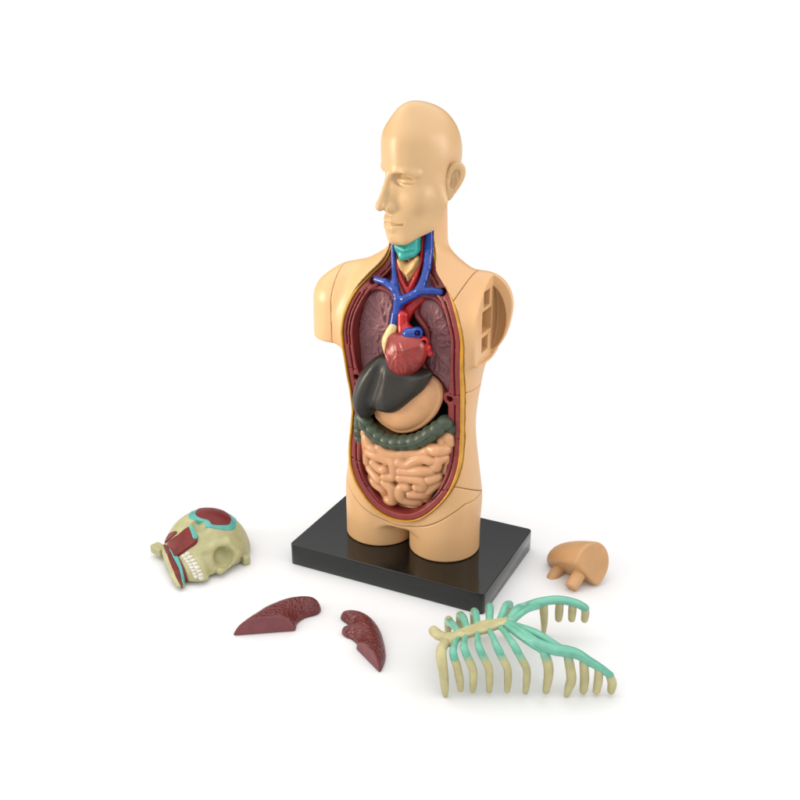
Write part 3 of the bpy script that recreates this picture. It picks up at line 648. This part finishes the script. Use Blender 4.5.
# --- rib cage front; u along, v across, w up
RO=A(8.01,-12.74,0); RR=np.array([[.899,-.439,0],[.439,.899,0],[0,0,1.]])
W_=lambda L: [tuple(np.array(p)@RR.T+RO) for p in L]
cage=thing('rib_cage','pale front rib cage with green cartilage, standing on its rib ends at front right','rib cage',(11.5,-9.0,0))
def tube(name,L,r,m,par,**k): return make(name,sweep(W_(L),r,14,**k),m,par)
def f_st(P):
    q=(P-RO)@RR
    d=chain(q,[(0.95,2.2,2.6),(2.3,2.6,2.82),(3.75,3.02,2.95)],[0.4,0.5,0.26],0.1)
    z0=np.interp(q[:,0],[0.9,2.3,3.8],[2.6,2.82,2.95]); d=smax(d,np.abs(q[:,2]-z0)-0.17,0.12)
    return d
make('sternum',grid_mesh(f_st,(6.5,-12,2),(12.5,-7.5,3.6),0.05),M_ribbone,cage)
def f_ma(P):
    q=(P-RO)@RR; return smin(ell(q,(0.3,1.85,2.5),(0.5,0.55,0.32)),cap(q,(0.5,1.95,2.5),(0.95,2.15,2.58),0.28),0.2)
make('manubrium',grid_mesh(f_ma,(6.5,-12.5,1.8),(9.5,-9.5,3.2),0.05),M_ribbone,cage)
tube('clavicle',[(0.1,2.1,2.45),(-0.3,2.5,2.35),(-0.55,2.95,2.3)],[0.24,0.3,0.3],M_ribbone,cage)
tube('rib',[(0.05,1.5,2.55),(-0.2,0.7,2.7),(-0.22,0.32,2.4),(-0.08,0.2,1.34),(0.0,0.12,0.5),(0.02,0.1,0.1)],[0.26,0.28,0.3,0.26,0.22,0.13],M_ribbone,cage)
def rounded(a,m,e1,e2):
    """rib line: along the cartilage, round the bend at m, down to the tip"""
    u=(a-m)/np.linalg.norm(a-m); v=(e1-m)/np.linalg.norm(e1-m)
    i=m+u*0.55; o=m+v*0.5; c=m*0.55+i*0.225+o*0.225
    return [a,(a+i)/2+A(0,0,0.07),i,c,o,(o+e1)/2+A(0.03,-0.05,0),e1,(e1+e2)/2+A(0.03,-0.05,0),e2]
near=[((0.75,1.85),(0.35,0.35,2.85),(0.68,0.2,1.7),(0.85,0.12,0.5)),((1.2,2.0),(0.95,0.38,3.1),(1.5,0.2,1.7),(1.52,0.12,0.42)),
      ((1.85,2.15),(1.75,0.38,3.15),(2.36,0.2,1.8),(2.42,0.12,0.42)),((2.5,2.35),(2.75,0.4,3.15),(3.38,0.2,1.75),(3.4,0.12,0.42)),((3.1,2.55),(3.7,0.42,3.2),(4.42,0.2,1.75),(4.41,0.12,0.35))]
for (s0,s1),m,e1,e2 in near:
    z0=np.interp(s0,[0.9,2.3,3.8],[2.58,2.8,2.93])
    L=[tuple(q) for q in rounded(A(s0,s1,z0),A(*m),A(*e1),A(*e2))]
    r=tube('rib',[tuple(A(*L[3])*0.4+A(*L[4])*0.6)]+L[4:],[0.2,(0.225,0.20),(0.235,0.2),(0.235,0.2),(0.23,0.2),0.17],M_ribfade,cage)
    tube('costal_cartilage',L[:5],[0.15,0.165,0.19,0.215,0.225],M_cart,r)
far=[((0.8,2.5),(0.55,3.6,2.3),(0.4,4.6,1.75),(0.4,5.5,0.4)),((1.3,2.75),(1.2,3.9,2.5),(1.07,4.8,2.05),(1.1,5.6,0.4)),((1.9,2.95),(1.9,4.1,2.65),(1.9,4.9,2.25),(1.95,5.7,0.4)),
     ((2.6,3.1),(2.75,4.3,2.85),(2.8,5.0,2.52),(2.9,5.8,0.4)),((3.2,3.2),(3.65,4.4,3.0),(3.93,5.05,2.65),(4.1,5.8,0.4))]
for i,((s0,s1),m,e1,e2) in enumerate(far):
    z0=np.interp(s0,[0.9,2.3,3.8],[2.58,2.8,2.93]); a=A(s0,s1,z0); m=A(*m); e1=A(*e1); e2=A(*e2)
    k=e1*0.9+m*0.1 if i<3 else e1
    r=tube('rib',[tuple(k*0.9+m*0.1),tuple(k),tuple(e1*0.6+e2*0.4+A(0,0.22,0.25)),tuple(e2)],[0.22,0.25,0.25,0.2],M_ribfade,cage)
    tube('costal_cartilage',[tuple(a),tuple(m),tuple(k)],[(0.2,0.19),(0.22,0.2),(0.26,0.25)],M_cart,r)
# lower cartilage arches with the short ribs hanging from them
arch=tube('costal_arch',[(3.6,2.85,2.92),(4.3,1.6,3.15),(4.95,0.55,3.22),(5.75,0.3,3.0),(6.5,0.28,2.88),(7.15,0.28,2.68),(7.75,0.28,2.25),(8.45,0.28,1.78),(9.0,0.28,1.3)],[(0.18,0.2),(0.25,0.24),(0.28,0.27),(0.33,0.3),(0.34,0.31),(0.3,0.28),(0.28,0.26),(0.24,0.22),(0.22,0.22)],M_cart,cage)
tube('costal_arch',[(3.75,2.7,2.95),(4.9,1.5,3.25),(5.6,0.75,3.22),(6.2,0.4,3.0)],[(0.2,0.18),(0.24,0.2),(0.22,0.2),0.2],M_cart,cage)
tube('costal_arch',[(3.5,2.7,2.9),(3.85,1.8,3.1),(4.6,0.7,3.15),(5.2,0.35,2.9)],[(0.2,0.18),(0.22,0.2),(0.22,0.22),0.2],M_cart,cage)
for L,r in (([(5.35,0.28,2.75),(5.63,0.25,1.68),(5.54,0.15,0.38)],[0.26,0.28,0.2]),([(6.6,0.28,2.65),(6.89,0.25,1.2),(6.78,0.18,0.55),(6.68,0.12,0.1)],[0.25,0.28,0.24,0.14]),
            ([(7.5,0.28,2.2),(7.62,0.26,1.1),(7.6,0.2,0.35)],[0.24,0.26,0.22]),([(8.35,0.28,1.75),(8.38,0.26,1.0),(8.32,0.2,0.33)],[0.22,0.25,0.22]),([(8.98,0.28,1.28),(9.15,0.26,0.8),(9.12,0.2,0.35)],[0.22,0.26,0.22])):
    tube('rib',L,r,M_ribfade,cage)
arch2=tube('costal_arch',[(3.6,2.95,2.92),(4.3,4.1,2.98),(4.95,5.1,2.5),(5.85,5.5,2.55),(6.9,5.6,2.62),(7.9,5.6,2.4),(8.5,5.6,2.05)],[(0.2,0.2),(0.28,0.2),(0.33,0.24),(0.33,0.25),(0.3,0.25),(0.27,0.25),(0.26,0.24)],M_cart,cage)
tube('costal_arch',[(3.8,2.9,2.95),(4.7,4.0,2.95),(5.6,5.0,2.6)],[(0.2,0.17),(0.22,0.17),(0.2,0.2)],M_cart,cage)
for L,r in (([(6.0,5.6,2.4),(6.1,5.75,1.6),(6.17,5.8,0.8),(6.17,5.85,0.12)],[0.26,0.25,0.2,0.13]),([(6.98,5.65,2.35),(7.0,5.75,1.7),(7.0,5.75,1.2)],[0.24,0.25,0.22]),
            ([(7.75,5.65,2.25),(7.78,5.75,1.7),(7.78,5.75,1.2)],[0.24,0.25,0.22]),([(8.5,5.6,1.95),(8.57,5.75,1.6),(8.55,5.75,1.15)],[0.24,0.25,0.22])):
    tube('rib',L,r,M_ribfade,cage)

# --- loose shoulder piece: half dome with a flat end and two pegs
e_=A(.44,-.9,0)*0.75+A(.9,.44,0)*0.5+A(0,0,0.30); e_/=np.linalg.norm(e_)
p_=A(-.9,-.44,0)*0.70+A(.44,-.9,0)*0.40+A(0,0,-0.62); p_-=e_*(p_@e_); p_/=np.linalg.norm(p_)
w_=np.cross(e_,p_)
CR=np.stack([p_,w_,-e_],1)           # columns: peg direction, across, away from the flat end
CO=A(11.95,1.5,1.35)
def cap_l(q):
    q=q/1.16
    s=1-0.42*np.clip(q[:,2]/3.3,0,1)**2.2
    d=(np.sqrt(((q[:,0]+0.30)/(1.38*s))**2+(q[:,1]/(1.22*(1-0.12*np.clip(q[:,2]/3.3,0,1))))**2+1e-9)-1)*1.1
    d=smax(d,ell(q,(-0.1,0,-0.4),(1.75,1.6,3.75)),0.5)
    d=smax(d,q[:,0]-0.42,0.14); d=smax(d,-q[:,2]-0.05,0.16)
    return d
shoulder=thing('shoulder_piece','loose tan shoulder piece with two round pegs and flat oval end, right of the base','shoulder piece',(11.5,1.7,0))
make('shell',grid_mesh(lambda P: cap_l((P-CO)@CR),CO-4.2,CO+4.2,0.06),M_cap,shoulder)
for zc in (0.5,2.25):
    def pg(P):
        q=((P-CO)@CR)/1.16-A(0,0,zc)
        return smax(np.hypot(q[:,1],q[:,2])-0.37,np.abs(q[:,0]-0.7)-0.72,0.1)
    make('peg',grid_mesh(pg,CO-4,CO+4,0.06),M_cap,shoulder)
# ---------------------------------------------------------------- table, light, camera
def floor_mat():
    m=plastic('white_sweep',(0.72,0.72,0.722,1),0.8,0.0,mottle=0.003,mscale=3)
    return m
W=15000.0
fl=make('ground',(np.array([(-W,-W,0),(W,-W,0),(W,W,0),(-W,W,0)],float),[(0,1,2,3)]),floor_mat()); fl['kind']='structure'; fl['label']='white seamless ground'
del fl['label']
w=bpy.data.worlds.new('World'); bpy.context.scene.world=w; w.use_nodes=True; nt=w.node_tree
bg=nt.nodes['Background']; tc=nt.nodes.new('ShaderNodeTexCoord'); rp=nt.nodes.new('ShaderNodeValToRGB')
dp=nt.nodes.new('ShaderNodeVectorMath'); dp.operation='DOT_PRODUCT'; dp.inputs[1].default_value=(0,-0.18,1)
nt.links.new(tc.outputs['Generated'],dp.inputs[0]); nt.links.new(dp.outputs['Value'],rp.inputs[0]); nt.links.new(rp.outputs[0],bg.inputs['Color'])
e=rp.color_ramp.elements; e[0].position=0.24; e[0].color=(0.035,0.035,0.038,1); e[1].position=0.52; e[1].color=(1,1,1,1)
bg.inputs['Strength'].default_value=1.70
def area(name,loc,target,size,power,col,spread=180):
    l=bpy.data.lights.new(name,'AREA'); l.shape='RECTANGLE'; l.size,l.size_y=size[0]*U,size[1]*U; l.energy=power; l.spread=math.radians(spread); l.color=col
    o=bpy.data.objects.new(name,l); C.objects.link(o); o.location=A(*loc)*U
    d=(A(*target)-A(*loc)); from mathutils import Vector
    o.rotation_euler=Vector(d).to_track_quat('-Z','Y').to_euler(); return o
area('key_softbox',(-58,-38,24),(0,0,19),(26,30),0.36,(1,0.88,0.70),42)
area('rim_softbox',(60,2,34),(0,0,20),(18,30),0.13,(1,0.90,0.87),42)
area('top_lamp',(-27,-4,66),(0,0,8),(11,11),0.25,(1,0.97,0.92))
cd=bpy.data.cameras.new('camera'); cam=bpy.data.objects.new('camera',cd); C.objects.link(cam)
cd.sensor_width=36; cd.lens=1004.78/800*36; cd.clip_start=0.01; cd.clip_end=1000
cam.location=A(25.4382,-54.0866,35.9679)*U
cam.rotation_euler=(math.pi/2-0.388132,0,0.453845)
sc=bpy.context.scene; sc.camera=cam
sc.render.engine='CYCLES'; sc.render.resolution_x=sc.render.resolution_y=1024
sc.view_settings.view_transform='Standard'; sc.view_settings.look='None'; sc.view_settings.exposure=0; sc.view_settings.gamma=1
